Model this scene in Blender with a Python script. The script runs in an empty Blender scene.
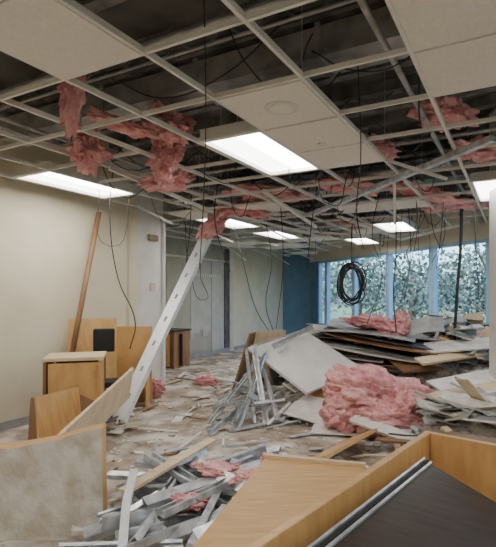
import bpy, bmesh, math, random
from mathutils import Vector, Matrix, noise
random.seed(7)
V=Vector
C=bpy.context.scene.collection

# ---------------------------------------------------------------- materials
def mat(name,c1,c2=None,scale=6,rough=0.7,metal=0.0,bump=0.0,detail=6,lo=0.35,hi=0.65,stretch=None,bscale=None,c3=None,s3=2.0):
    m=bpy.data.materials.new(name); m.use_nodes=True
    nt=m.node_tree; b=nt.nodes['Principled BSDF']
    b.inputs['Roughness'].default_value=rough; b.inputs['Metallic'].default_value=metal
    b.inputs['Base Color'].default_value=(*c1,1)
    tc=nt.nodes.new('ShaderNodeTexCoord'); mp=nt.nodes.new('ShaderNodeMapping')
    nt.links.new(tc.outputs['Object'],mp.inputs['Vector'])
    if stretch: mp.inputs['Scale'].default_value=stretch
    if c2:
        n=nt.nodes.new('ShaderNodeTexNoise'); n.inputs['Scale'].default_value=scale; n.inputs['Detail'].default_value=detail
        nt.links.new(mp.outputs[0],n.inputs['Vector'])
        r=nt.nodes.new('ShaderNodeValToRGB'); r.color_ramp.elements[0].position=lo; r.color_ramp.elements[1].position=hi
        r.color_ramp.elements[0].color=(*c1,1); r.color_ramp.elements[1].color=(*c2,1)
        nt.links.new(n.outputs['Fac'],r.inputs['Fac'])
        out=r.outputs['Color']
        if c3:
            n3=nt.nodes.new('ShaderNodeTexNoise'); n3.inputs['Scale'].default_value=s3; n3.inputs['Detail'].default_value=8
            nt.links.new(mp.outputs[0],n3.inputs['Vector'])
            r3=nt.nodes.new('ShaderNodeValToRGB'); r3.color_ramp.elements[0].position=.46; r3.color_ramp.elements[1].position=.62
            r3.color_ramp.elements[0].color=(0,0,0,1); r3.color_ramp.elements[1].color=(1,1,1,1)
            nt.links.new(n3.outputs['Fac'],r3.inputs['Fac'])
            mx=nt.nodes.new('ShaderNodeMixRGB'); nt.links.new(r3.outputs['Color'],mx.inputs['Fac'])
            nt.links.new(out,mx.inputs['Color1']); mx.inputs['Color2'].default_value=(*c3,1)
            out=mx.outputs['Color']
        nt.links.new(out,b.inputs['Base Color'])
    if bump:
        n2=nt.nodes.new('ShaderNodeTexNoise'); n2.inputs['Scale'].default_value=bscale or scale*4; n2.inputs['Detail'].default_value=8
        nt.links.new(mp.outputs[0],n2.inputs['Vector'])
        bp=nt.nodes.new('ShaderNodeBump'); bp.inputs['Strength'].default_value=bump; bp.inputs['Distance'].default_value=.02
        nt.links.new(n2.outputs['Fac'],bp.inputs['Height']); nt.links.new(bp.outputs[0],b.inputs['Normal'])
    return m
def emis(name,c,s):
    m=bpy.data.materials.new(name); m.use_nodes=True
    b=m.node_tree.nodes['Principled BSDF']; b.inputs['Base Color'].default_value=(*c,1)
    b.inputs['Emission Color'].default_value=(*c,1); b.inputs['Emission Strength'].default_value=s
    return m
M={}
M['cream']=mat('wall_cream_paint',(.70,.63,.47),(.78,.71,.55),2,.8,bump=.1)
M['white']=mat('wall_white_drywall',(.68,.67,.63),(.78,.77,.74),4,.85,bump=.15)
M['greige']=mat('greige_panel',(.38,.36,.30),(.45,.43,.36),3,.6)  # greige darkened so the alcove's shaded depth sits in the colour
M['greyp']=mat('grey_drywall_panel',(.46,.46,.43),(.56,.55,.52),3,.8)
M['blue']=mat('blue_wall_paint',(.09,.19,.28),(.12,.24,.33),3,.7)
M['floor']=mat('floor_adhesive_concrete',(.25,.185,.13),(.44,.37,.29),5,.85,bump=.6,c3=(.64,.60,.54),s3=2.2,detail=12)
M['tile']=mat('ceiling_tile_mineral',(.78,.75,.68),(.85,.82,.76),60,.95,bump=.3)
M['tbar']=mat('grid_white_metal',(.70,.69,.65),(.78,.77,.73),8,.5)
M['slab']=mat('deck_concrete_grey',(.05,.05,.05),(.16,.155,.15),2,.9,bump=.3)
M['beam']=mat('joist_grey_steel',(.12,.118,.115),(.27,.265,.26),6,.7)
M['duct']=mat('duct_steel',(.30,.31,.31),(.48,.48,.48),7,.45,metal=.4,bump=.05)
M['galv']=mat('galvanised_steel',(.42,.45,.48),(.70,.73,.76),14,.36,metal=.55,bump=.05)
M['studw']=mat('white_steel_stud',(.78,.81,.83),(.86,.88,.89),10,.4,metal=.1)
M['wood']=mat('tan_laminate',(.56,.325,.12),(.66,.405,.165),5,.42,stretch=(1,6,1))
M['wood2']=mat('pale_birch_board',(.62,.48,.30),(.74,.60,.40),4,.6,stretch=(1,5,1))
M['brown']=mat('brown_wood',(.19,.095,.045),(.29,.16,.08),6,.55,stretch=(1,1,.3))
M['dark']=mat('dark_walnut_panel',(.030,.018,.012),(.055,.034,.024),5,.42,stretch=(1,8,1))
M['black']=mat('black_rubber',(.012,.012,.014),None,rough=.6)
M['wire']=mat('dark_cable_jacket',(.03,.03,.033),None,rough=.6)
M['grey']=mat('grey_board',(.28,.29,.30),(.42,.42,.42),5,.7)
M['dgrey']=mat('dark_grey_board',(.07,.07,.075),(.15,.14,.14),5,.65)
M['paper']=mat('drywall_white',(.66,.645,.60),(.82,.805,.77),7,.9,bump=.3)
M['plaster']=mat('stained_plaster',(.56,.54,.49),(.70,.68,.63),7,.9,bump=.7,c3=(.47,.42,.34),s3=5,detail=14)
M['rub']=mat('rubble_dust',(.19,.155,.12),(.46,.41,.35),9,.95,bump=1.0,detail=10,c3=(.60,.57,.52),s3=6)
M['pink']=mat('pink_fiberglass',(.70,.27,.29),(.93,.55,.53),9,.98,bump=1.0,bscale=60,detail=8)
M['frame']=mat('window_frame_blue',(.32,.50,.68),(.38,.57,.76),4,.4)
M['sill']=mat('sill_cream',(.68,.67,.63),(.74,.73,.69),4,.6)
M['lamp']=emis('troffer_lens_lit',(1,.97,.92),21.0)
M['lampdim']=emis('troffer_lens_edge',(1,.97,.92),9)
M['grass']=mat('lawn',(.10,.16,.06),(.2,.26,.12),2,.9)
M['bark']=mat('bark',(.10,.08,.06),(.2,.16,.11),12,.9,bump=.6)
M['leaf']=mat('foliage',(.05,.085,.075),(.24,.31,.28),1.2,.6,lo=.4,hi=.6)
g=bpy.data.materials.new('window_glass'); g.use_nodes=True; nt=g.node_tree; nt.nodes.clear()
o=nt.nodes.new('ShaderNodeOutputMaterial'); mx=nt.nodes.new('ShaderNodeMixShader'); tr=nt.nodes.new('ShaderNodeBsdfTransparent'); gl=nt.nodes.new('ShaderNodeBsdfGlossy')
tr.inputs[0].default_value=(.80,.92,1,1); gl.inputs['Roughness'].default_value=.03; mx.inputs[0].default_value=.06
nt.links.new(tr.outputs[0],mx.inputs[1]); nt.links.new(gl.outputs[0],mx.inputs[2]); nt.links.new(mx.outputs[0],o.inputs[0]); M['glass']=g

# ---------------------------------------------------------------- mesh builder
class MB:
    def __init__(s): s.v=[]; s.f=[]; s.m=[]; s.mats=[]
    def mi(s,k):
        if k not in s.mats: s.mats.append(k)
        return s.mats.index(k)
    def hexa(s,p,k):
        n=len(s.v); s.v+=[tuple(q) for q in p]
        for f in ((0,3,2,1),(4,5,6,7),(0,1,5,4),(1,2,6,5),(2,3,7,6),(3,0,4,7)):
            s.f.append([n+i for i in f]); s.m.append(s.mi(k))
    def panel(s,o,e1,e2,t,k):
        o,e1,e2=V(o),V(e1),V(e2); nn=e1.cross(e2).normalized()*t
        s.hexa([o,o+e1,o+e1+e2,o+e2,o+nn,o+e1+nn,o+e1+e2+nn,o+e2+nn],k)
    def curved(s,o,e1,e2,sag,t,k,n=10):
        o,e1,e2=V(o),V(e1),V(e2); nn=e1.cross(e2).normalized()
        for i in range(n):
            a0,a1=i/n,(i+1)/n; f=lambda x: nn*(sag*4*x*(1-x))
            p0=o+e1*a0+f(a0); p1=o+e1*a1+f(a1); tt=nn*t
            s.hexa([p0,p1,p1+e2,p0+e2,p0+tt,p1+tt,p1+e2+tt,p0+e2+tt],k)
    def bar(s,p0,p1,w,h,k,up=(0,0,1)):
        p0,p1=V(p0),V(p1); a=(p1-p0).normalized(); up=V(up)
        if abs(a.dot(up))>.98: up=V((1,0,0))
        sd=a.cross(up).normalized(); u=sd.cross(a)
        sd=sd*w/2; u=u*h/2
        s.hexa([p0-sd-u,p0+sd-u,p0+sd+u,p0-sd+u,p1-sd-u,p1+sd-u,p1+sd+u,p1-sd+u],k)
    def box(s,c,sz,k,rz=0):
        c=V(c);R=Matrix.Rotation(rz,3,'Z'); x=R@V((sz[0]/2,0,0)); y=R@V((0,sz[1]/2,0)); z=V((0,0,sz[2]/2))
        s.hexa([c-x-y-z,c+x-y-z,c+x+y-z,c-x+y-z,c-x-y+z,c+x-y+z,c+x+y+z,c-x+y+z],k)
    def stud(s,p0,p1,w,d,k,roll=0,t=.004):
        p0,p1=V(p0),V(p1); a=(p1-p0).normalized(); up=V((0,0,1))
        if abs(a.dot(up))>.98: up=V((1,0,0))
        sd=a.cross(up).normalized(); u=sd.cross(a)
        R=Matrix.Rotation(roll,3,a); sd=R@sd; u=R@u
        s.bar(p0,p1,w,t,k,u)
        for q in(-1,1):
            off=sd*(w/2*q)-u*(d/2); s.bar(p0+off,p1+off,t,d,k,u)
            off=sd*((w/2-.008)*q)-u*d; s.bar(p0+off,p1+off,.016,t,k,u)
    def quad(s,p,k):
        n=len(s.v); s.v+=[tuple(q) for q in p]; s.f.append(list(range(n,n+len(p)))); s.m.append(s.mi(k))
    def prism(s,pts,z0,z1,k):
        n=len(pts); b=len(s.v); s.v+=[(x,y,z0) for x,y in pts]+[(x,y,z1) for x,y in pts]
        s.f.append([b+i for i in reversed(range(n))]); s.m.append(s.mi(k))
        s.f.append([b+n+i for i in range(n)]); s.m.append(s.mi(k))
        for i in range(n):
            j=(i+1)%n; s.f.append([b+i,b+j,b+n+j,b+n+i]); s.m.append(s.mi(k))
    def cyl(s,p0,p1,r,k,n=12):
        p0,p1=V(p0),V(p1); a=(p1-p0).normalized(); up=V((0,0,1)) if abs(a.z)<.9 else V((1,0,0))
        x=a.cross(up).normalized(); y=a.cross(x); b=len(s.v)
        for p in(p0,p1):
            for i in range(n):
                t=2*math.pi*i/n; s.v.append(tuple(p+x*math.cos(t)*r+y*math.sin(t)*r))
        for i in range(n):
            j=(i+1)%n; s.f.append([b+i,b+j,b+n+j,b+n+i]); s.m.append(s.mi(k))
        s.f.append([b+i for i in range(n)][::-1]); s.m.append(s.mi(k)); s.f.append([b+n+i for i in range(n)]); s.m.append(s.mi(k))
    def blob(s,c,sz,k,sub=4,seed=0,amp=.3,fold=.1,ff=9,rz=0,tilt=0,fine=1.0):
        bm=bmesh.new(); bmesh.ops.create_icosphere(bm,subdivisions=sub,radius=1)
        R=Matrix.Rotation(rz,3,'Z')@Matrix.Rotation(tilt,3,'Y'); b=len(s.v); off=V((seed*3.7,seed*1.3,seed*7.1))
        for v in bm.verts:
            p=v.co.copy(); n1=noise.noise(p*1.6+off); n2=noise.noise(p*4+off); n3=noise.noise(p*10+off); n4=noise.noise(p*24+off)
            f=math.sin(p.z*ff+n1*6+p.x*1.5+n2*2)
            r=1+amp*n1+amp*.6*n2*fine+.14*n3*fine+.07*n4*fine+fold*(abs(f)-.5)
            q=R@V((p.x*sz[0]*r,p.y*sz[1]*r,p.z*sz[2]*r)); s.v.append(tuple(V(c)+q))
        for f in bm.faces: s.f.append([b+v.index for v in f.verts]); s.m.append(s.mi(k))
        bm.free()
    def obj(s,name,smooth=False,parent=None,bevel=0):
        me=bpy.data.meshes.new(name); me.from_pydata(s.v,[],s.f)
        for k in s.mats: me.materials.append(M[k])
        me.polygons.foreach_set('material_index',s.m)
        if smooth: me.polygons.foreach_set('use_smooth',[True]*len(me.polygons))
        me.update(); ob=bpy.data.objects.new(name,me); C.objects.link(ob)
        if parent: ob.parent=parent
        if bevel:
            b=ob.modifiers.new('bev','BEVEL'); b.width=bevel; b.segments=2; b.limit_method='ANGLE'
        return ob
def empty(name,loc=(0,0,0)):
    e=bpy.data.objects.new(name,None); C.objects.link(e); return e

# ---------------------------------------------------------------- room shell
a=math.radians(27.5); U=V((math.sin(a),math.cos(a),0)); W=V((math.cos(a),-math.sin(a),0))
O=V((-.138,3.62,0)); m=.64; CH=2.9; SL=3.9
def G(u,v,z=CH): return O+U*u+W*v+V((0,0,z))
L0=(-7.14,-2.0);L1=(-2.29,7.3);L2=(-1.993,7.87);L3=(-3.77,8.79);Bc=(-1.43,13.3);L4=(.12,16.2);L5=(1.065,16.03);L6=(9.07,-2.0)
poly=[L0,L2,L3,L4,L5,L6]
def inside(x,y):
    c=False;n=len(poly)
    for i in range(n):
        x1,y1=poly[i];x2,y2=poly[(i+1)%n]
        if (y1>y)!=(y2>y) and x<(x2-x1)*(y-y1)/(y2-y1)+x1: c=not c
    return c
def run(u,lo=-14,hi=14):
    seg=[x*.1 for x in range(int(lo*10),int(hi*10)) if all(inside(*(G(u+d,x*.1)[:2])) for d in(-.35,0,.35))]
    return (seg[0]+.1,seg[-1]-.3) if len(seg)>10 else None
b=MB(); b.prism(poly,-.15,0,'floor'); b.obj('floor')
def wallseg(name,p,q,z0,z1,k,t=.14,side=1):
    d=(V((*q,0))-V((*p,0))).normalized(); n=V((-d.y,d.x,0))*t*side
    w=MB(); P=V((*p,0));Q=V((*q,0))
    pts=[P,Q,Q+n,P+n]
    w.hexa([r+V((0,0,z0)) for r in pts]+[r+V((0,0,z1)) for r in pts],k); return w.obj(name)
wallseg('wall_left',L0,L1,0,SL,'cream')
wallseg('wall_left_drywall',L1,L2,0,SL,'white')
wallseg('wall_return',L2,L3,0,SL,'white')
wallseg('wall_alcove',L3,Bc,0,SL,'greige')
wallseg('wall_back',Bc,L4,0,SL,'cream')
wallseg('wall_blue',L4,L5,0,SL,'blue')
wallseg('wall_rear',L6,L0,0,SL,'cream')
b=MB(); P=V((*L1,0)); rj=random.Random(2); pts=[]
nz=26
for k in range(nz+1):
    z=2.88*k/nz; pts.append(P+U*(rj.uniform(.0,.10))+W*.012+V((0,0,z)))
for k in range(nz):
    p,q=pts[k],pts[k+1]; b.quad([P-U*.15+W*.012+V((0,0,p.z)),p,q,P-U*.15+W*.012+V((0,0,q.z))],'cream')
    b.quad([p,p-W*.012,q-W*.012,q],'paper')
b.obj('torn_drywall_edge')
b=MB()
for p,q in((L0,L2),(L3,L4)):
    P=V((*p,.05));Q=V((*q,.05)); d=(Q-P).normalized(); n=V((d.y,-d.x,0))*.012
    b.bar(P+n,Q+n,.02,.1,'grey')
b.obj('baseboard_left')
b=MB(); Pb=V((*Bc,0)); n=V((W.x,W.y,0))
b.bar(Pb+n*.06,Pb+n*.06+V((0,0,2.9)),.16,.1,'white')
b.bar(Pb-U*.20+n*.02,Pb-U*.20+n*.02+V((0,0,2.9)),.22,.03,'dgrey',up=n)  # dark strip standing in for the shadowed gap beside the jamb
Pe=V((*L2,0)); b.bar(Pe+W*.02,Pe+W*.02+V((0,0,2.9)),.05,.04,'studw')
b.bar(Pb+U*-4+W*.02+V((0,0,2.55)),Pb+W*.02+V((0,0,2.55)),.03,.05,'white')
b.obj('trim_and_gap_shade')
# tall grey drywall partition panels in the alcove with torn lower edge
b=MB(); rq=random.Random(14)
for s0,s1,z0,z1,k in((-3.6,-2.75,.0,2.5,'greyp'),(-2.72,-1.85,.0,2.5,'greige'),(-1.82,-.95,.45,2.5,'greyp'),(-.92,-.36,.0,2.5,'greyp')):
    nseg=7; P=Pb+n*.02
    for q in range(nseg):
        aa=s0+(s1-s0)*q/nseg; bb=s0+(s1-s0)*(q+1)/nseg; zz=z0+(rq.uniform(0,.25) if z0>0 else 0)
        b.panel(P+U*aa+V((0,0,zz)),U*(bb-aa),V((0,0,z1-zz)),-.02,k)
b.obj('drywall_partition_panels')
b=MB()
Ps=V((-1.43,13.3,0))-U*1.85+W*.05
for i in range(14):
    b.bar(Ps+U*(i*.095)+V((0,0,2.12)),Ps+U*(i*.095+.06)+V((0,0,2.12)),.01,.09,'sill')
b.obj('wall_sign_lettering')
Wp=V((1.3,15.5,0)); Wd=V((.4055,-.914,0)); Wn=V((.914,.4055,0))
t0=-.58; t1=19.15
def wbar(mb,ta,tb,z0,z1,k,off=.07,th=.14):
    P=Wp+Wd*ta+Wn*off; Q=Wp+Wd*tb+Wn*off
    P.z=Q.z=(z0+z1)/2; mb.bar(P,Q,th,z1-z0,k)
b=MB(); wbar(b,t0,t1,0,.57,'cream'); wbar(b,t0,t1,2.73,SL,'cream'); wbar(b,t0,-.0,.57,2.73,'blue'); wbar(b,16.75,t1,.57,2.73,'cream'); b.obj('wall_window_side')
b=MB(); wbar(b,t0,t1,.57,.61,'sill',off=-.04,th=.22); b.obj('trim_2')
ms=[-.0,.53]+[.53+1.62*k for k in range(1,11)]
for i in range(len(ms)-1):
    e=empty('window_%d'%(i+1)); f=MB()
    A,B_=ms[i],ms[i+1]
    wbar(f,A,A+.075,.6,2.73,'frame',.06,.13); wbar(f,B_-.075,B_,.6,2.73,'frame',.06,.13)
    wbar(f,A,B_,.6,.66,'frame',.06,.13); wbar(f,A,B_,2.66,2.73,'frame',.06,.13)
    f.obj('frame',parent=e); gg=MB(); wbar(gg,A+.07,B_-.07,.65,2.67,'glass',.08,.006); gg.obj('glass_pane',parent=e)
b=MB(); b.box((3.09,5.75,SL/2),(.8,.3,SL),'sill'); b.obj('column')

# ---------------------------------------------------------------- ceiling
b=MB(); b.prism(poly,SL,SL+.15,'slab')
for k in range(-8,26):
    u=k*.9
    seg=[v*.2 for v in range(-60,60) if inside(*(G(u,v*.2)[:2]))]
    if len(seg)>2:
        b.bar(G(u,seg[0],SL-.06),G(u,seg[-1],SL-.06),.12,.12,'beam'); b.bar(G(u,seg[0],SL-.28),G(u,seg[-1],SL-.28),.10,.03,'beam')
        x=seg[0]
        while x<seg[-1]-.5:
            b.bar(G(u,x,SL-.28),G(u,x+.25,SL-.08),.02,.02,'beam'); b.bar(G(u,x+.25,SL-.08),G(u,x+.5,SL-.28),.02,.02,'beam'); x+=.5
b.obj('ceiling')
lights=[(0,-1),(0,-5),(5,-5),(8,-5),(8,-1),(14,-5),(4,2),(-6,0),(-5,-4),(-5,4),(0,6),(11,-3),(3,6),(-4,7),(-9,-2)]
lcells={}
for (i,j) in lights:
    lcells[(i,j)]=1; lcells[(i+1,j)]=1
tiles={(-1,0),(0,0),(1,0),(-3,-1),(-1,2),(-2,2),(4,-3),(10,-4),(9,-2)}
g=MB(); tl=MB(); rr=random.Random(3)
hw=MB()
for i in range(-9,24):
    for j in range(-13,16):
        c=G((i+.5)*m,(j+.5)*m)
        if not inside(c.x,c.y): continue
        if not all(inside(*(G((i+x)*m,(j+y)*m)[:2])) for x in(0,1) for y in(0,1)): continue
        g.bar(G(i*m,j*m,CH+.015),G((i+1)*m,j*m,CH+.015),.022,.035,'tbar')
        if not(( i,j) in lcells and (i-1,j) in lcells) and rr.random()<.85:
            if (i,j) not in lcells and (i-1,j) not in lcells and rr.random()<.12 and i>0:
                g.bar(G(i*m,j*m,CH+.015),G(i*m+.12,(j+1)*m-.08,CH-rr.uniform(.1,.45)),.020,.03,'tbar')
            else: g.bar(G(i*m,j*m,CH+.015),G(i*m,(j+1)*m,CH+.015),.020,.03,'tbar')
        if (i+j)%3==0: hw.cyl(G(i*m,j*m,CH),G(i*m,j*m,SL-.1),.003,'galv',5)
        if (i,j) in lcells: continue
        p=0 if i<4 else .12
        if i<-4: p=.5
        if (i,j) in tiles or rr.random()<p:
            tl.panel(G(i*m+.015,j*m+.015,CH+.01),U*(m-.03),W*(m-.03),.018,'tile')
gr=empty('ceiling_grid'); g.obj('t_bars',parent=gr); hw.obj('hanger_wires',parent=gr)
c=G(-.32,.34)
tl.cyl(c+V((0,0,-.012)),c+V((0,0,.004)),.12,'sill',24); tl.cyl(c+V((0,0,-.016)),c+V((0,0,-.01)),.085,'tile',24)
c=G(.5,.3); tl.cyl(c+V((0,0,-.02)),c+V((0,0,.004)),.035,'tbar',12)
tl.obj('ceiling_tiles')
for (i,j) in lights:
    c=G((i+1)*m,(j+.5)*m)
    if not all(inside(*(G(i*m+x*m*2,j*m+y*m)[:2])) for x in(0,1) for y in(0,1)): continue
    e=empty('fluorescent_troffer'); f=MB()
    z=CH+.02
    f.panel(G(i*m+.02,j*m+.02,z+.09),U*(2*m-.04),W*(m-.04),.01,'tbar')
    for (ua,va,ub,vb) in((i*m+.03,j*m+.03,(i+2)*m-.03,j*m+.03),(i*m+.03,(j+1)*m-.03,(i+2)*m-.03,(j+1)*m-.03),(i*m+.03,j*m+.03,i*m+.03,(j+1)*m-.03),((i+2)*m-.03,j*m+.03,(i+2)*m-.03,(j+1)*m-.03)):
        f.bar(G(ua,va,z+.03),G(ub,vb,z+.03),.03,.1,'tbar')
    f.obj('housing',parent=e)
    l=MB(); l.panel(G(i*m+.05,j*m+.05,z+.02),U*(2*m-.1),W*(m*.42),.006,'lampdim'); l.panel(G(i*m+.05,j*m+.05+m*.44,z+.02),U*(2*m-.1),W*(m*.42),.006,'lamp'); l.obj('lens',parent=e)
b=MB()
for u,w_,h_ in((.1,.32,.22),(4.2,.5,.22),(8.2,.5,.22)):
    r_=run(u)
    if r_:
        lo,hi=max(r_[0],-3.3),r_[1]-.3
        if u<1: hi=2.0
        b.bar(G(u,lo,3.44),G(u,hi,3.44),w_,h_,'duct'); x=lo+.5
        while x<hi: b.bar(G(u-w_/2-.02,x,3.44),G(u+w_/2+.02,x,3.44),.04,h_+.04,'duct'); x+=1.1
b.obj('air_duct')
b=MB(); b.cyl(G(-1.75,-2.6,3.45),G(-1.75,1.9,3.45),.10,'duct',16)
for k in range(30): b.cyl(G(-1.75,-2.5+k*.15,3.45),G(-1.75,-2.48+k*.15,3.45),.108,'duct',16)
b.obj('round_duct',smooth=True)
b=MB()
for u,z,r in((-1.0,3.15,.02),(-.75,3.2,.012),(1.5,3.12,.02),(2.6,3.15,.03),(5.6,3.12,.03)):
    r_=run(u)
    if r_: b.cyl(G(u,max(r_[0],-3.3),z),G(u,r_[1]-.3,z),r,'duct',10)
for v,z,r,h in((-2,3.06,.015,9),(-2.2,3.06,.012,9),(1.1,3.06,.02,8),(3.2,3.06,.03,5),(-.9,3.07,.015,9)):
    b.cyl(G(-4,v,z),G(h,v,z),r,'duct',10)
b.obj('conduit_pipes',smooth=True)
b=MB()
b.bar((1.72,3.7,2.86),(.45,6.5,2.74),.06,.05,'galv'); b.bar((.45,6.5,2.74),(-.4,7.2,2.87),.04,.04,'galv')
b.bar((.9,7.3,2.86),(2.1,7.9,2.55),.04,.04,'tbar'); b.bar((2.1,7.9,2.55),(3.3,8.0,2.86),.04,.04,'tbar')
b.bar((-1.7,4.6,2.87),(-.9,6.2,2.72),.03,.04,'tbar')
b.bar((1.3,5.2,2.88),(1.45,5.8,2.5),.03,.04,'tbar')
b.bar((-.9,7.0,2.87),(.9,8.2,2.60),.03,.04,'tbar'); b.bar((.2,9.0,2.87),(1.6,8.0,2.62),.03,.04,'tbar'); b.bar((-.2,5.6,2.87),(.55,6.9,2.62),.03,.04,'tbar')
b.obj('fallen_ceiling_rail')

def insul(name,lst):
    b=MB()
    for i,(c,s,rz,t) in enumerate(lst): b.blob(c,s,'pink',5,seed=i+len(lst)*2.3+c[0],amp=.6,fold=.18,ff=7,rz=rz,tilt=t)
    return b.obj(name,smooth=True)
insul('insulation_batt',[((-1.42,3.15,3.0),(.07,.10,.24),.1,.1),((-1.75,4.2,2.93),(.14,.2,.16),.4,.1),((-1.35,3.9,3.05),(.22,.1,.05),.4,.2)])
insul('insulation_batt',[((-1.12,4.5,2.98),(.13,.18,.24),.5,.1),((-1.2,5.0,2.84),(.24,.18,.10),.2,-.2),((-1.0,4.2,3.15),(.2,.2,.10),.2,.3)])
insul('insulation_batt',[((.95,6.1,3.05),(.40,.25,.07),.3,.1),((1.0,4.7,3.1),(.3,.15,.06),.9,0),((1.9,6.3,3.0),(.40,.25,.07),0,.2)])
insul('insulation_batt',[((2.55,7.0,3.0),(.5,.3,.08),0,0),((2.0,4.6,3.05),(.30,.2,.07),.5,0),((1.4,3.9,3.12),(.22,.2,.06),.5,.2)])
insul('insulation_batt',[((-.15,6.6,3.05),(.5,.3,.06),.4,0),((1.6,9,3.0),(.6,.3,.06),0,0)])
insul('hanging_insulation',[((-1.00,7.05,2.70),(.12,.12,.26),.2,.7),((-.66,7.1,2.92),(.34,.16,.09),0,-.15),((-.38,7.1,2.90),(.2,.14,.08),.3,.2)])

b=MB(); p0=V((-1.95,5.56,.10)); p1=V((-1.07,7.2,2.72))
b.stud(p0,p1,.16,.08,'studw',roll=math.radians(15),t=.01)
nn=(p1-p0).normalized()
for k in range(8):
    q=p0+(p1-p0)*(k+.7)/8.5; b.bar(q,q+nn*.07,.03,.03,'grey')
b.obj('leaning_metal_stud')
b=MB(); b.cyl((-2.80,5.85,.02),(-2.52,6.42,2.75),.035,'brown',10); b.obj('wooden_pole',smooth=True)

def cables(name,lst,k='wire'):
    cu=bpy.data.curves.new(name,'CURVE'); cu.dimensions='3D'; cu.bevel_depth=1; cu.bevel_resolution=2; cu.resolution_u=6
    for pts,r in lst:
        sp=cu.splines.new('BEZIER'); sp.bezier_points.add(len(pts)-1)
        for bp,p in zip(sp.bezier_points,pts):
            bp.co=p; bp.handle_left_type=bp.handle_right_type='AUTO'; bp.radius=r
    cu.materials.append(M[k]); ob=bpy.data.objects.new(name,cu); C.objects.link(ob); return ob
rc=random.Random(5)
L=[]
L.append(([(-.43,2.62,3.3),(-.42,2.62,2.6),(-.44,2.65,2.1),(-.47,2.7,1.75)],.003))
L.append(([(.58,3.4,3.3),(.60,3.4,2.6),(.58,3.45,2.2),(.64,3.5,1.95)],.004))
L.append(([(1.5,6,3.2),(1.52,6,2.2),(1.5,6.05,1.6),(1.55,6.1,1.1)],.008))
L.append(([(1.42,6.2,3.2),(1.25,6.2,2.4),(1.38,6.2,1.9),(1.2,6.3,1.2)],.005))
L.append(([(2.77,7,3.3),(2.76,7,2.4),(2.70,7,1.6),(2.66,7.05,.55)],.024))
L.append(([(2.0,7.2,3.2),(2.05,7.2,2.2),(1.95,7.2,1.5)],.006))
L.append(([(-2.1,5.8,3.2),(-2.14,5.8,2.6),(-2.05,5.85,1.8),(-1.85,5.9,1.25),(-1.95,6,.9)],.007))
L.append(([(-2.2,5.6,2.95),(-2.1,5.7,2.2),(-1.9,5.9,2.95)],.004))
L.append(([(-.95,9,3.2),(-.7,9,2.2),(-.45,9,1.3),(-.2,8.9,.9)],.008))
L.append(([(-.3,8.5,3.2),(-.15,8.5,2.2),(-.25,8.5,1.4),(-.1,8.4,.9)],.007))
L.append(([(-1.9,9.2,3.2),(-1.8,9.2,2.2),(-1.5,9.3,1.5),(-1.6,9.3,2.0),(-1.4,9.3,3.2)],.006))
L.append(([(.0,6.8,3.2),(.05,6.8,2.0),(-.05,6.8,1.1)],.005))
L.append(([(-1.2,3.3,3.15),(-.8,3.2,2.97),(-.35,3.1,3.1),(0,2.9,3.3)],.005))
L.append(([(-1.9,4.8,3.2),(-1.5,4.6,2.85),(-1.1,4.8,3.0),(-.5,5.2,2.85),(0.1,5.3,3.2)],.005))
L.append(([(1.0,3.3,3.2),(1.1,3.6,2.95),(1.3,4.0,3.0),(1.5,4.2,3.3)],.007))
for k in range(60):
    x=rc.uniform(-1.8,3); y=rc.uniform(2.8,10)
    if not inside(x,y): continue
    d=V((rc.uniform(-1,1),rc.uniform(-1,1),0)); s=rc.uniform(.0,.3)+(.25 if k%4==0 else 0)
    L.append(([(x,y,3.3),(x+d.x*.3,y+d.y*.3,3.1-s*.5),(x+d.x*.6,y+d.y*.6,3.1-s),(x+d.x,y+d.y,3.3)],rc.choice((.004,.005,.007))))
for k in range(18):
    x=rc.uniform(-1.2,3); y=rc.uniform(5.5,11); z=rc.uniform(1.2,2.4)
    L.append(([(x,y,3.2),(x+rc.uniform(-.1,.1),y,2.6),(x+rc.uniform(-.2,.2),y,z)],rc.choice((.004,.006))))
cables('hanging_cables',L)
pts=[];cx,cy,cz=1.27,8.0,1.80
rk=random.Random(8); rs=[rk.uniform(.82,1.12) for _ in range(12)]
for k in range(91):
    t=k/10*2*math.pi; r=rs[(k//10)%12]+.04*math.sin(k*1.7); dx=.03*math.sin(k//10*2.1)
    pts.append((cx+dx+.20*r*math.cos(t),cy+.03*math.sin(k*.9)+.003*k,cz+.33*r*math.sin(t)))
cables('cable_coil',[(pts,.012),([(1.30,8.1,3.2),(1.27,8.1,2.6),(1.27,8.1,2.12)],.010)],'black')

# ---------------------------------------------------------------- debris
mounds=[(1.3,8.0,1.3,.9,.80),(2.9,6.9,1.0,1.2,.74),(3.2,8.6,1.0,1.2,.80),(-.65,3.45,.6,.45,.16),(2.2,4.7,.8,.7,.42),(.5,6.6,.6,.6,.3),(-2.35,5.6,.4,.5,.12)]
def H(x,y):
    h=0
    for (mx_,my,rx,ry,hh) in mounds:
        h+=hh*math.exp(-((x-mx_)/rx)**2-((y-my)/ry)**2)
    n=noise.noise(V((x*2.2,y*2.2,0)))*.5+.6
    return h*(.75+.4*n)
b=MB(); nx,ny=130,170; x0,x1,y0,y1=-3.2,4.3,2.6,12
idx={}
for i in range(nx+1):
    for j in range(ny+1):
        x=x0+(x1-x0)*i/nx; y=y0+(y1-y0)*j/ny
        h=H(x,y); z=h-.03+(.05*noise.noise(V((x*9,y*9,3))) if h>.04 else 0)
        idx[i,j]=(x,y,z)
use={}
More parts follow.
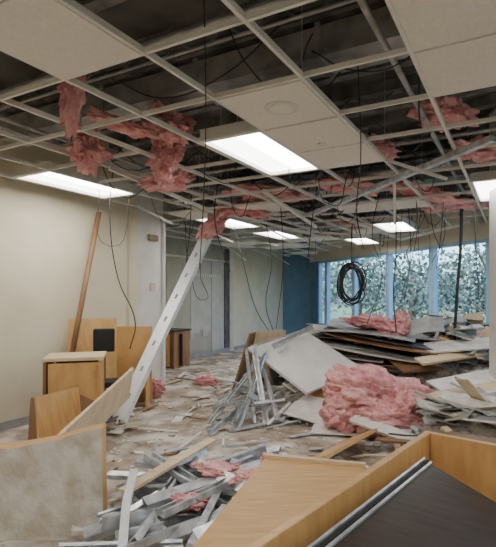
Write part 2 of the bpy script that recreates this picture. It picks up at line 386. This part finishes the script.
for i in range(nx):
    for j in range(ny):
        q=[(i,j),(i+1,j),(i+1,j+1),(i,j+1)]
        if max(idx[k][2] for k in q)<0 : continue
        if not all(inside(idx[k][0],idx[k][1]) for k in q): continue
        f=[]
        for k in q:
            if k not in use: use[k]=len(b.v); b.v.append(idx[k])
            f.append(use[k])
        b.f.append(f); b.m.append(b.mi('rub'))
b.obj('rubble_mound')
rd=random.Random(11)
b=MB(); cols=['paper']*7+['wood2']*3+['grey']*3+['dgrey']*4+['brown']*3+['wood']*2+['greige','plaster','galv','galv']
mw=[1.0,1.5,1.3,.2,1.2,.6,.1]
for n_ in range(560):
    mo=rd.choices(mounds,mw)[0]
    x=rd.gauss(mo[0],mo[2]*.6); y=rd.gauss(mo[1],mo[3]*.6)
    if not inside(x,y) or not inside(x+.6,y+.3) or not inside(x-.4,y+.1): continue
    if y<3.0 or (x>2.2 and 5.1<y<6.4): continue
    l=rd.uniform(.2,1.15); w=rd.choice((.04,.06,.09,.15,.25,.4)); z=H(x,y)+rd.uniform(0,.10)
    if x<.0: l*=.5
    if x<.6 and 5.6<y<7.2: continue
    if .5<x<1.8 and 4.9<y<5.8: continue
    big=abs(rd.gauss(0,1))>1.4
    yaw=rd.uniform(0,math.pi); R=Matrix.Rotation(yaw,3,'Z')@Matrix.Rotation(rd.gauss(0,.38 if big else .18),3,'Y')@Matrix.Rotation(rd.gauss(0,.25),3,'X')
    e1=R@V((l,0,0)); e2=R@V((0,w,0)); o=V((x,y,z))-e1/2-e2/2
    low=min(o.z,(o+e1).z,(o+e2).z,(o+e1+e2).z)
    if low<.005: o.z+=.005-low
    if rd.random()<.15: b.curved(o,e1,e2,rd.uniform(-.1,.1),.008,rd.choice(cols),6)
    else: b.panel(o,e1,e2,rd.choice((.012,.018,.03)),rd.choice(cols))
b.obj('demolition_debris_pile')
b=MB(); cc=['paper']*9+['wood2']*2+['grey']*2+['brown','plaster','plaster','plaster']
for n_ in range(2500):
    x=rd.uniform(-3,4.2); y=2.9+9.5*rd.random()**1.2
    if not inside(x,y) or not inside(x-.3,y+.1): continue
    s=rd.choice((.008,.012,.016,.02,.025,.03,.045,.09))
    if s>.04 and rd.random()<.55: continue
    z=H(x,y)+rd.uniform(.003,.012)
    R=Matrix.Rotation(rd.uniform(0,6.28),3,'Z')@Matrix.Rotation(rd.gauss(0,.15),3,'Y')
    pts=[V((x,y,z))+R@V((math.cos(t+rd.uniform(-.3,.3))*s*rd.uniform(.6,1.8),math.sin(t)*s,0)) for t in(0,1.3,2.8,4.3)]
    for q in pts: q.z=max(q.z,.003)
    k=rd.choice(cc); up=V((0,0,.006)); b.hexa(pts+[q+up for q in pts],k)
for n_ in range(100):
    x=rd.uniform(-2.2,1.2); y=rd.uniform(3.6,9.5)
    if not inside(x-.5,y+.5): continue
    yaw=rd.uniform(0,3.14); l=rd.uniform(.2,.6); d=V((math.cos(yaw),math.sin(yaw),rd.uniform(0,.06)))*l; p=V((x,y,H(x,y)+.02))
    b.bar(p,p+d,rd.choice((.02,.03,.06)),.012,rd.choice(['wood2','paper','galv','brown','paper','studw']))
b.obj('floor_debris')

b=MB(); b.panel((-.45,6.50,.86),(.83,.70,.20),(.80,-.66,-.50),.04,'white')
b.bar((-.38,6.42,.88),(.40,7.08,1.07),.02,.02,'grey'); b.obj('detached_door')
b=MB(); b.panel((.20,5.9,.14),(.75,.5,.16),(.35,-.35,-.10),.02,'paper')
b.panel((.62,6.25,.3),(.6,.5,.2),(.5,-.3,-.12),.02,'grey'); b.panel((.35,5.2,.03),(.7,-.1,0),(.1,.5,.03),.012,'paper'); b.panel((.0,5.75,.12),(.6,-.35,-.08),(.35,.4,.14),.015,'paper'); b.obj('drywall_sheet')
b=MB()
r2=random.Random(21)
for k in range(16):
    z=.62+k*.032; o=V((.12+r2.uniform(-.15,.25)+k*.03,7.15+r2.uniform(-.1,.15),z))
    yaw=r2.uniform(-.22,.12)-.25; R=Matrix.Rotation(yaw,3,'Z')@Matrix.Rotation(r2.uniform(.06,.16),3,'Y')@Matrix.Rotation(r2.uniform(.02,.1),3,'X')
    b.curved(o,R@V((r2.uniform(1.3,2.1),0,0)),R@V((0,r2.uniform(.9,1.2),0)),r2.uniform(-.04,.05),.016,['dgrey','grey','greyp','dgrey','greige','brown','grey'][k%7])
b.obj('stacked_boards')
b=MB()
b.panel((1.9,6.9,.66),(1.2,.1,-.1),(.1,.9,.18),.03,'dgrey'); b.panel((1.7,6.3,.52),(1.0,.3,.05),(-.1,.5,.12),.025,'brown')
b.panel((2.0,5.4,.40),(.9,.2,.12),(-.15,.4,.1),.02,'paper'); b.panel((1.75,4.9,.42),(.9,.2,.12),(-.1,.4,.02),.02,'wood2')
b.panel((1.6,5.0,.35),(.9,-.3,.16),(.1,.35,.05),.02,'paper'); b.panel((1.9,6.1,.66),(1.0,.3,.1),(-.05,.22,.05),.03,'wood2'); b.panel((2.2,7.7,.86),(1.0,.1,.1),(0,.6,.1),.02,'paper')
b.panel((2.0,6.5,.76),(.9,-.2,.1),(.2,.5,.1),.02,'paper')
b.curved((2.3,7.4,.82),(.9,.2,.30),(-.1,.5,.1),.12,.01,'dgrey'); b.curved((1.75,7.0,.80),(.7,-.2,.25),(.1,.4,.2),.10,.01,'grey')
b.panel((2.5,7.3,.7),(.5,.1,.05),(.1,.3,.5),.02,'greyp'); b.panel((2.9,7.9,.8),(.55,-.2,.1),(.05,.25,.4),.02,'wood2')
b.panel((-.78,7.2,.0),(.12,.5,.0),(.30,.1,1.0),.03,'brown'); b.panel((-.55,7.5,.0),(.5,.3,.0),(.15,.1,1.0),.03,'wood2')
b.obj('loose_boards')
b=MB()
b.blob((1.00,5.50,.35),(.47,.36,.36),'pink',6,1,.30,.16,8,.2,.3,.6)
b.blob((1.42,5.42,.29),(.34,.32,.30),'pink',6,2,.34,.16,8,-.3,-.4,.6)
b.blob((.76,5.38,.18),(.26,.25,.20),'pink',5,3,.35,.16,8,.5,.2,.6)
b.blob((1.2,5.20,.18),(.42,.22,.18),'pink',5,4,.35,.16,8,0,.1,.6)
b.blob((1.12,5.55,.58),(.30,.26,.16),'pink',5,5,.35,.16,7,0,.2,.6)
for v_ in range(len(b.v)):
    if b.v[v_][2]<.01: b.v[v_]=(b.v[v_][0],b.v[v_][1],.01)
b.obj('pink_insulation_heap',smooth=True)
insul('insulation_scrap',[((1.50,7.35,1.16),(.40,.22,.10),.2,.1),((1.75,7.15,1.04),(.2,.2,.12),0,.1),((1.93,7.25,1.18),(.12,.1,.16),.2,0)])
insul('insulation_scrap',[((-1.95,7.2,.14),(.14,.12,.14),.2,0),((-1.3,8.2,.08),(.2,.14,.08),0,0)])
insul('insulation_scrap',[((-.42,3.3,.34),(.16,.12,.05),.2,.1),((-.2,3.1,.36),(.1,.1,.04),.2,.1),((-.55,2.95,.28),(.12,.06,.04),.2,.1)])
insul('insulation_scrap',[((-.05,3.3,.4),(.07,.1,.05),.2,.1)])

b=MB(); S=[((-1.22,2.86,.12),(-.5,3.25,.2),.3),((-1.05,3.05,.3),(-.6,3.65,.34),2.8),((-.85,2.9,.3),(-.08,3.45,.36),.2),((-.72,2.8,.25),(-.22,3.2,.34),3.0),
 ((-.8,3.65,.34),(-.08,2.8,.36),.5),((-.48,2.5,.2),(-.33,3.55,.32),2.0),((-.7,3.8,.3),(-.85,2.6,.2),.8),((-1.1,3.3,.12),(-.1,3.55,.4),1.8),((-1.0,3.5,.36),(-.3,3.0,.2),3.1),((-.95,2.6,.14),(-.1,2.9,.3),.4),((-.9,3.75,.2),(-.0,3.6,.4),.1)]
for p,q,r in S: b.stud(p,q,.09,.04,'galv',roll=r)
r3=random.Random(4)
for k in range(38):
    x=r3.uniform(-1.05,-.1); y=r3.uniform(2.6,3.8); yaw=r3.gauss(.5,.6); l=r3.uniform(.25,.7); z=r3.uniform(.1,.34)
    d=V((math.cos(yaw),math.sin(yaw),r3.uniform(-.12,.12)))*l*.5
    b.stud(V((x,y,z))-d,V((x,y,z))+d,r3.choice((.05,.085,.09)),.035,'galv',roll=r3.uniform(0,6.28))
b.bar((-1.0,2.95,.34),(-.55,3.75,.42),.09,.02,'wood2'); b.bar((-.98,3.1,.42),(-.95,2.85,.30),.05,.03,'studw'); b.bar((-.95,2.85,.30),(-.86,2.5,.14),.05,.03,'studw')
b.obj('metal_stud_pile')
b=MB()
for p,q in(((-.18,6.4,.80),(-.48,5.4,.02)),((-.85,5.6,.02),(-.2,6.7,.75)),((-.35,6.35,.9),(-.15,5.5,.05)),((-.5,6.3,.5),(.1,6.6,.85)),((-.9,6.2,.05),(-.3,6.1,.3)),((-.6,5.35,.03),(0.05,5.7,.08)),((.0,5.5,.1),(-.2,6.2,.6)),((-.1,6.6,.85),(.5,6.9,1.12)),((-.8,5.2,.03),(-.4,6.1,.2)),((-.45,6.45,.82),(-.28,5.5,.05))):
    b.stud(p,q,.065,.03,'galv',roll=r3.uniform(0,6.28))
for k in range(9):
    x=r3.uniform(-.7,.0); y=r3.uniform(5.4,6.4); l=r3.uniform(.3,.8); d=V((r3.uniform(-.5,.5),r3.uniform(-.7,.7),r3.uniform(-.2,.25))).normalized()*l/2; z=max(abs(d.z)+.05,r3.uniform(.05,.35))
    b.stud(V((x,y,z))-d,V((x,y,z))+d,.06,.03,'galv',roll=r3.uniform(0,6.28))
b.obj('bent_metal_studs')

# ---------------------------------------------------------------- left furniture
e=empty('wooden_bookcase'); b=MB(); rz=.15
b.box((-2.19,6.75,.58),(.62,.03,1.12),'wood',rz); b.obj('back_panel',parent=e,bevel=.004)
b=MB(); b.box((-2.46,6.56,.57),(.03,.34,1.12),'wood2',rz); b.box((-1.90,6.64,.30),(.03,.3,.6),'wood',rz); b.box((-2.18,6.58,.30),(.55,.3,.03),'wood',rz); b.obj('side_panels',parent=e)
e=empty('wooden_desk'); b=MB()
b.box((-2.32,5.25,.90),(.62,.55,.035),'wood2',.3); b.obj('top',parent=e,bevel=.004)
b=MB(); b.box((-2.05,5.30,.44),(.03,.5,.88),'wood',.3); b.box((-2.58,5.14,.44),(.03,.5,.88),'brown',.3); b.box((-2.24,5.02,.56),(.52,.02,.60),'wood',.3); b.box((-2.38,5.47,.44),(.5,.02,.88),'dark',.3); b.obj('side_panels',parent=e)
b=MB(); b.box((-2.32,5.24,.24),(.50,.42,.02),'brown',.3); b.obj('shelf',parent=e)
b=MB(); b.panel((-2.75,5.95,.0),(.55,.25,.0),(-.05,.15,1.28),.03,'wood'); b.obj('tan_board')
b=MB(); b.panel((-1.72,5.35,.76),(-.28,-1.25,-.42),(-.10,.12,-.38),.03,'wood2'); b.obj('leaning_birch_board')
b=MB(); b.panel((-2.5,4.55,.0),(.55,.35,.0),(-.1,.25,.52),.025,'brown'); b.panel((-2.3,4.4,.0),(.2,.5,.0),(-.1,.1,.60),.025,'wood'); b.obj('leaning_desk_panels')
e=empty('black_office_chair'); b=MB(); b.box((-2.25,5.90,1.02),(.26,.05,.3),'black',.3); b.obj('backrest',parent=e,bevel=.02)
b=MB(); b.box((-2.20,5.74,.5),(.36,.3,.07),'black',.3); b.obj('seat',parent=e,bevel=.02)
b=MB(); b.cyl((-2.20,5.74,.06),(-2.20,5.74,.5),.03,'black'); b.cyl((-2.25,5.90,.5),(-2.25,5.90,.9),.02,'black')
for k in range(5): t=k*1.257; b.bar((-2.20,5.74,.06),(-2.20+.2*math.cos(t),5.74+.2*math.sin(t),.03),.04,.03,'black')
b.obj('base',parent=e)
e=empty('wooden_cabinet'); b=MB(); rz=-(a); b.box((-2.38,10.3,.40),(.5,.55,.8),'brown',rz); b.obj('carcass',parent=e,bevel=.006)
b=MB(); b.box((-2.48,10.0,.40),(.22,.02,.7),'wood',rz); b.box((-2.22,10.13,.40),(.22,.02,.7),'dark',rz); b.obj('doors',parent=e)
b=MB(); b.box((-2.38,10.3,.82),(.56,.6,.03),'dark',rz); b.obj('top',parent=e)
b=MB(); q=V((*L1,0))+U*.38+W*.02
b.bar(q+V((0,0,1.68)),q+V((0,0,1.80)),.10,.02,'wood2',up=W); b.bar(q-U*.1+V((0,0,2.55)),q+U*.12+V((0,0,2.55)),.02,.1,'brown'); b.obj('wall_box')

b=MB(); pts=[(-3.1,0),(-1.15,0),(-1.16,.73),(-1.26,.715),(-1.45,.655),(-1.75,.60),(-2.2,.58),(-2.6,.56),(-3.1,.55)]
n=len(pts); b.v+=[(x,3.0,z) for x,z in pts]+[(x-.02,3.13,z) for x,z in pts]
b.f.append(list(range(n))); b.m.append(b.mi('plaster')); b.f.append([n+i for i in reversed(range(n))]); b.m.append(0)
for i in range(n):
    j=(i+1)%n; b.f.append([i,i+n,j+n,j]); b.m.append(b.mi('wood') if 1<=i<=7 else 0)
b.obj('broken_partition_wall')

# ---------------------------------------------------------------- foreground furniture
e1=V((-.61,-.79,0)).normalized(); e2=V((.79,-.61,0)).normalized(); Vx=V((.807,2.55,0))
def F(s,t,z): return Vx+e1*s+e2*t+V((0,0,z))
e=empty('desk_carcass'); b=MB(); ht=.85; Ln=1.7; Wd2=.95
b.bar(F(0,.02,ht/2),F(Ln,.02,ht/2),.035,ht,'wood'); b.obj('long_side',parent=e,bevel=.004)
b=MB(); b.bar(F(.02,.04,ht/2-.0),F(.02,Wd2,ht/2-.0),.035,ht,'wood'); b.obj('end_panel',parent=e,bevel=.004)
b=MB(); b.panel(F(.04,.04,.44),e1*(Ln-.04),e2*(Wd2-.04),-.025,'wood'); b.bar(F(.3,.10,.62),F(Ln,.10,.62),.12,.03,'wood'); b.obj('bottom_panel',parent=e,bevel=.003)
b=MB(); b.bar(F(.6,.04,.64),F(.6,.5,.6),.03,.16,'wood2'); b.obj('divider',parent=e)
e=empty('dark_cabinet_door'); b=MB(); tl_=(e2*.94+V((0,0,-.34))).normalized()
o=F(.36,.12,.82); b.panel(o,e1*1.5,tl_*.85,-.03,'dark'); b.obj('panel',parent=e,bevel=.004)
b=MB(); nn=e1.cross(tl_).normalized()
if nn.z<0: nn=-nn
for off,h,k in((.008,.014,'galv'),(.026,.004,'black'),(.042,.012,'galv')):
    b.bar(o+tl_*off+nn*(.006),o+tl_*off+nn*(.006)+e1*1.5,.010,h,k,up=nn)
b.obj('aluminium_track',parent=e)
e=empty('tan_tabletop'); b=MB(); f1=V((.97,-.25,0)); f2=V((-.25,-.97,0)); o=V((-.09,2.89,.55))
b.panel(o,f1*.62,f2*1.2,-.03,'wood'); b.obj('top',parent=e,bevel=.004)
b=MB(); b.bar(o+V((0,0,-.27)),o+f1*.62+V((0,0,-.27)),.03,.50,'wood'); b.bar(o+f2*.03+V((0,0,-.28)),o+f2*1.2+V((0,0,-.28)),.03,.50,'wood2')
b.bar(o+V((0,0,.025)),o+f1*.62+V((0,0,.025)),.03,.05,'wood2'); b.obj('apron',parent=e)
b=MB(); c=o+f1*.10+f2*.18; b.cyl(c+V((0,0,-.001)),c+V((0,0,.004)),.022,'brown',20); b.obj('grommet',parent=e)
b=MB(); b.bar((.85,2.75,.78),(1.6,2.55,.72),.1,.03,'brown'); b.bar((.9,3.0,.02),(1.0,2.75,.8),.05,.05,'wood2'); b.bar((1.5,2.9,.02),(1.5,2.58,.74),.05,.05,'wood2'); b.obj('propped_plank')

# ---------------------------------------------------------------- outside
b=MB(); b.quad([(-60,-60,-.4),(60,-60,-.4),(60,80,-.4),(-60,80,-.4)],'grass'); b.obj('lawn')
def tree_mesh(seed):
    r=random.Random(seed); b=MB()
    b.cyl((0,0,-.4),(.1,.1,2.5),.13,'bark',10)
    cl=[]
    for k in range(9):
        t=r.uniform(0,6.28); q=V((math.cos(t)*r.uniform(.8,2),math.sin(t)*r.uniform(.8,2),r.uniform(1.2,5.2))); cl.append(q); b.cyl((.05,.05,min(q.z*.5,2.4)),q,.04,'bark',6)
    for k in range(2700):
        c=r.choice(cl); d=V((r.gauss(0,1),r.gauss(0,1),r.gauss(0,.8)))*.62; p=c+d; s=r.uniform(.05,.11)
        n=V((r.uniform(-1,1),r.uniform(-1,1),r.uniform(-1,1))).normalized(); x=n.orthogonal().normalized()*s; y=n.cross(x)*.7
        b.quad([p-x,p-y,p+x,p+y],'leaf')
    return b.obj('tree')
T1=tree_mesh(1); T2=tree_mesh(2)
pos=[(6.5,14,.3,1),(5.4,18.5,1,1.05),(9.5,10.5,2,1),(3.8,22,3,1.1),(10,16,4,1.2),(11.5,6,1,1),(2.8,27,1,1.3),(14,3,2,1.1)]
for i,(x,y,r,s) in enumerate(pos):
    if i==0: ob=T1
    elif i==1: ob=T2
    else: ob=bpy.data.objects.new('tree',(T1 if i%2 else T2).data); C.objects.link(ob)
    ob.location=(x,y,-.2); ob.rotation_euler=(0,0,r*1.3); ob.scale=(s,s,s)

w=bpy.data.worlds.new('sky'); bpy.context.scene.world=w; w.use_nodes=True; nt=w.node_tree
sk=nt.nodes.new('ShaderNodeTexSky'); sk.sky_type='NISHITA'; sk.sun_disc=False; sk.sun_elevation=math.radians(40); sk.sun_rotation=math.radians(200); sk.dust_density=3
nt.links.new(sk.outputs[0],nt.nodes['Background'].inputs[0]); nt.nodes['Background'].inputs[1].default_value=1.1
cd=bpy.data.cameras.new('camera'); cam=bpy.data.objects.new('camera',cd); C.objects.link(cam)
cam.location=(0,0,1.6); cam.rotation_euler=(math.pi/2,0,0)
cd.sensor_fit='HORIZONTAL'; cd.sensor_width=36; cd.lens=36*460/496; cd.shift_x=-31.5/496; cd.shift_y=21.5/496; cd.clip_start=.05
bpy.context.scene.camera=cam
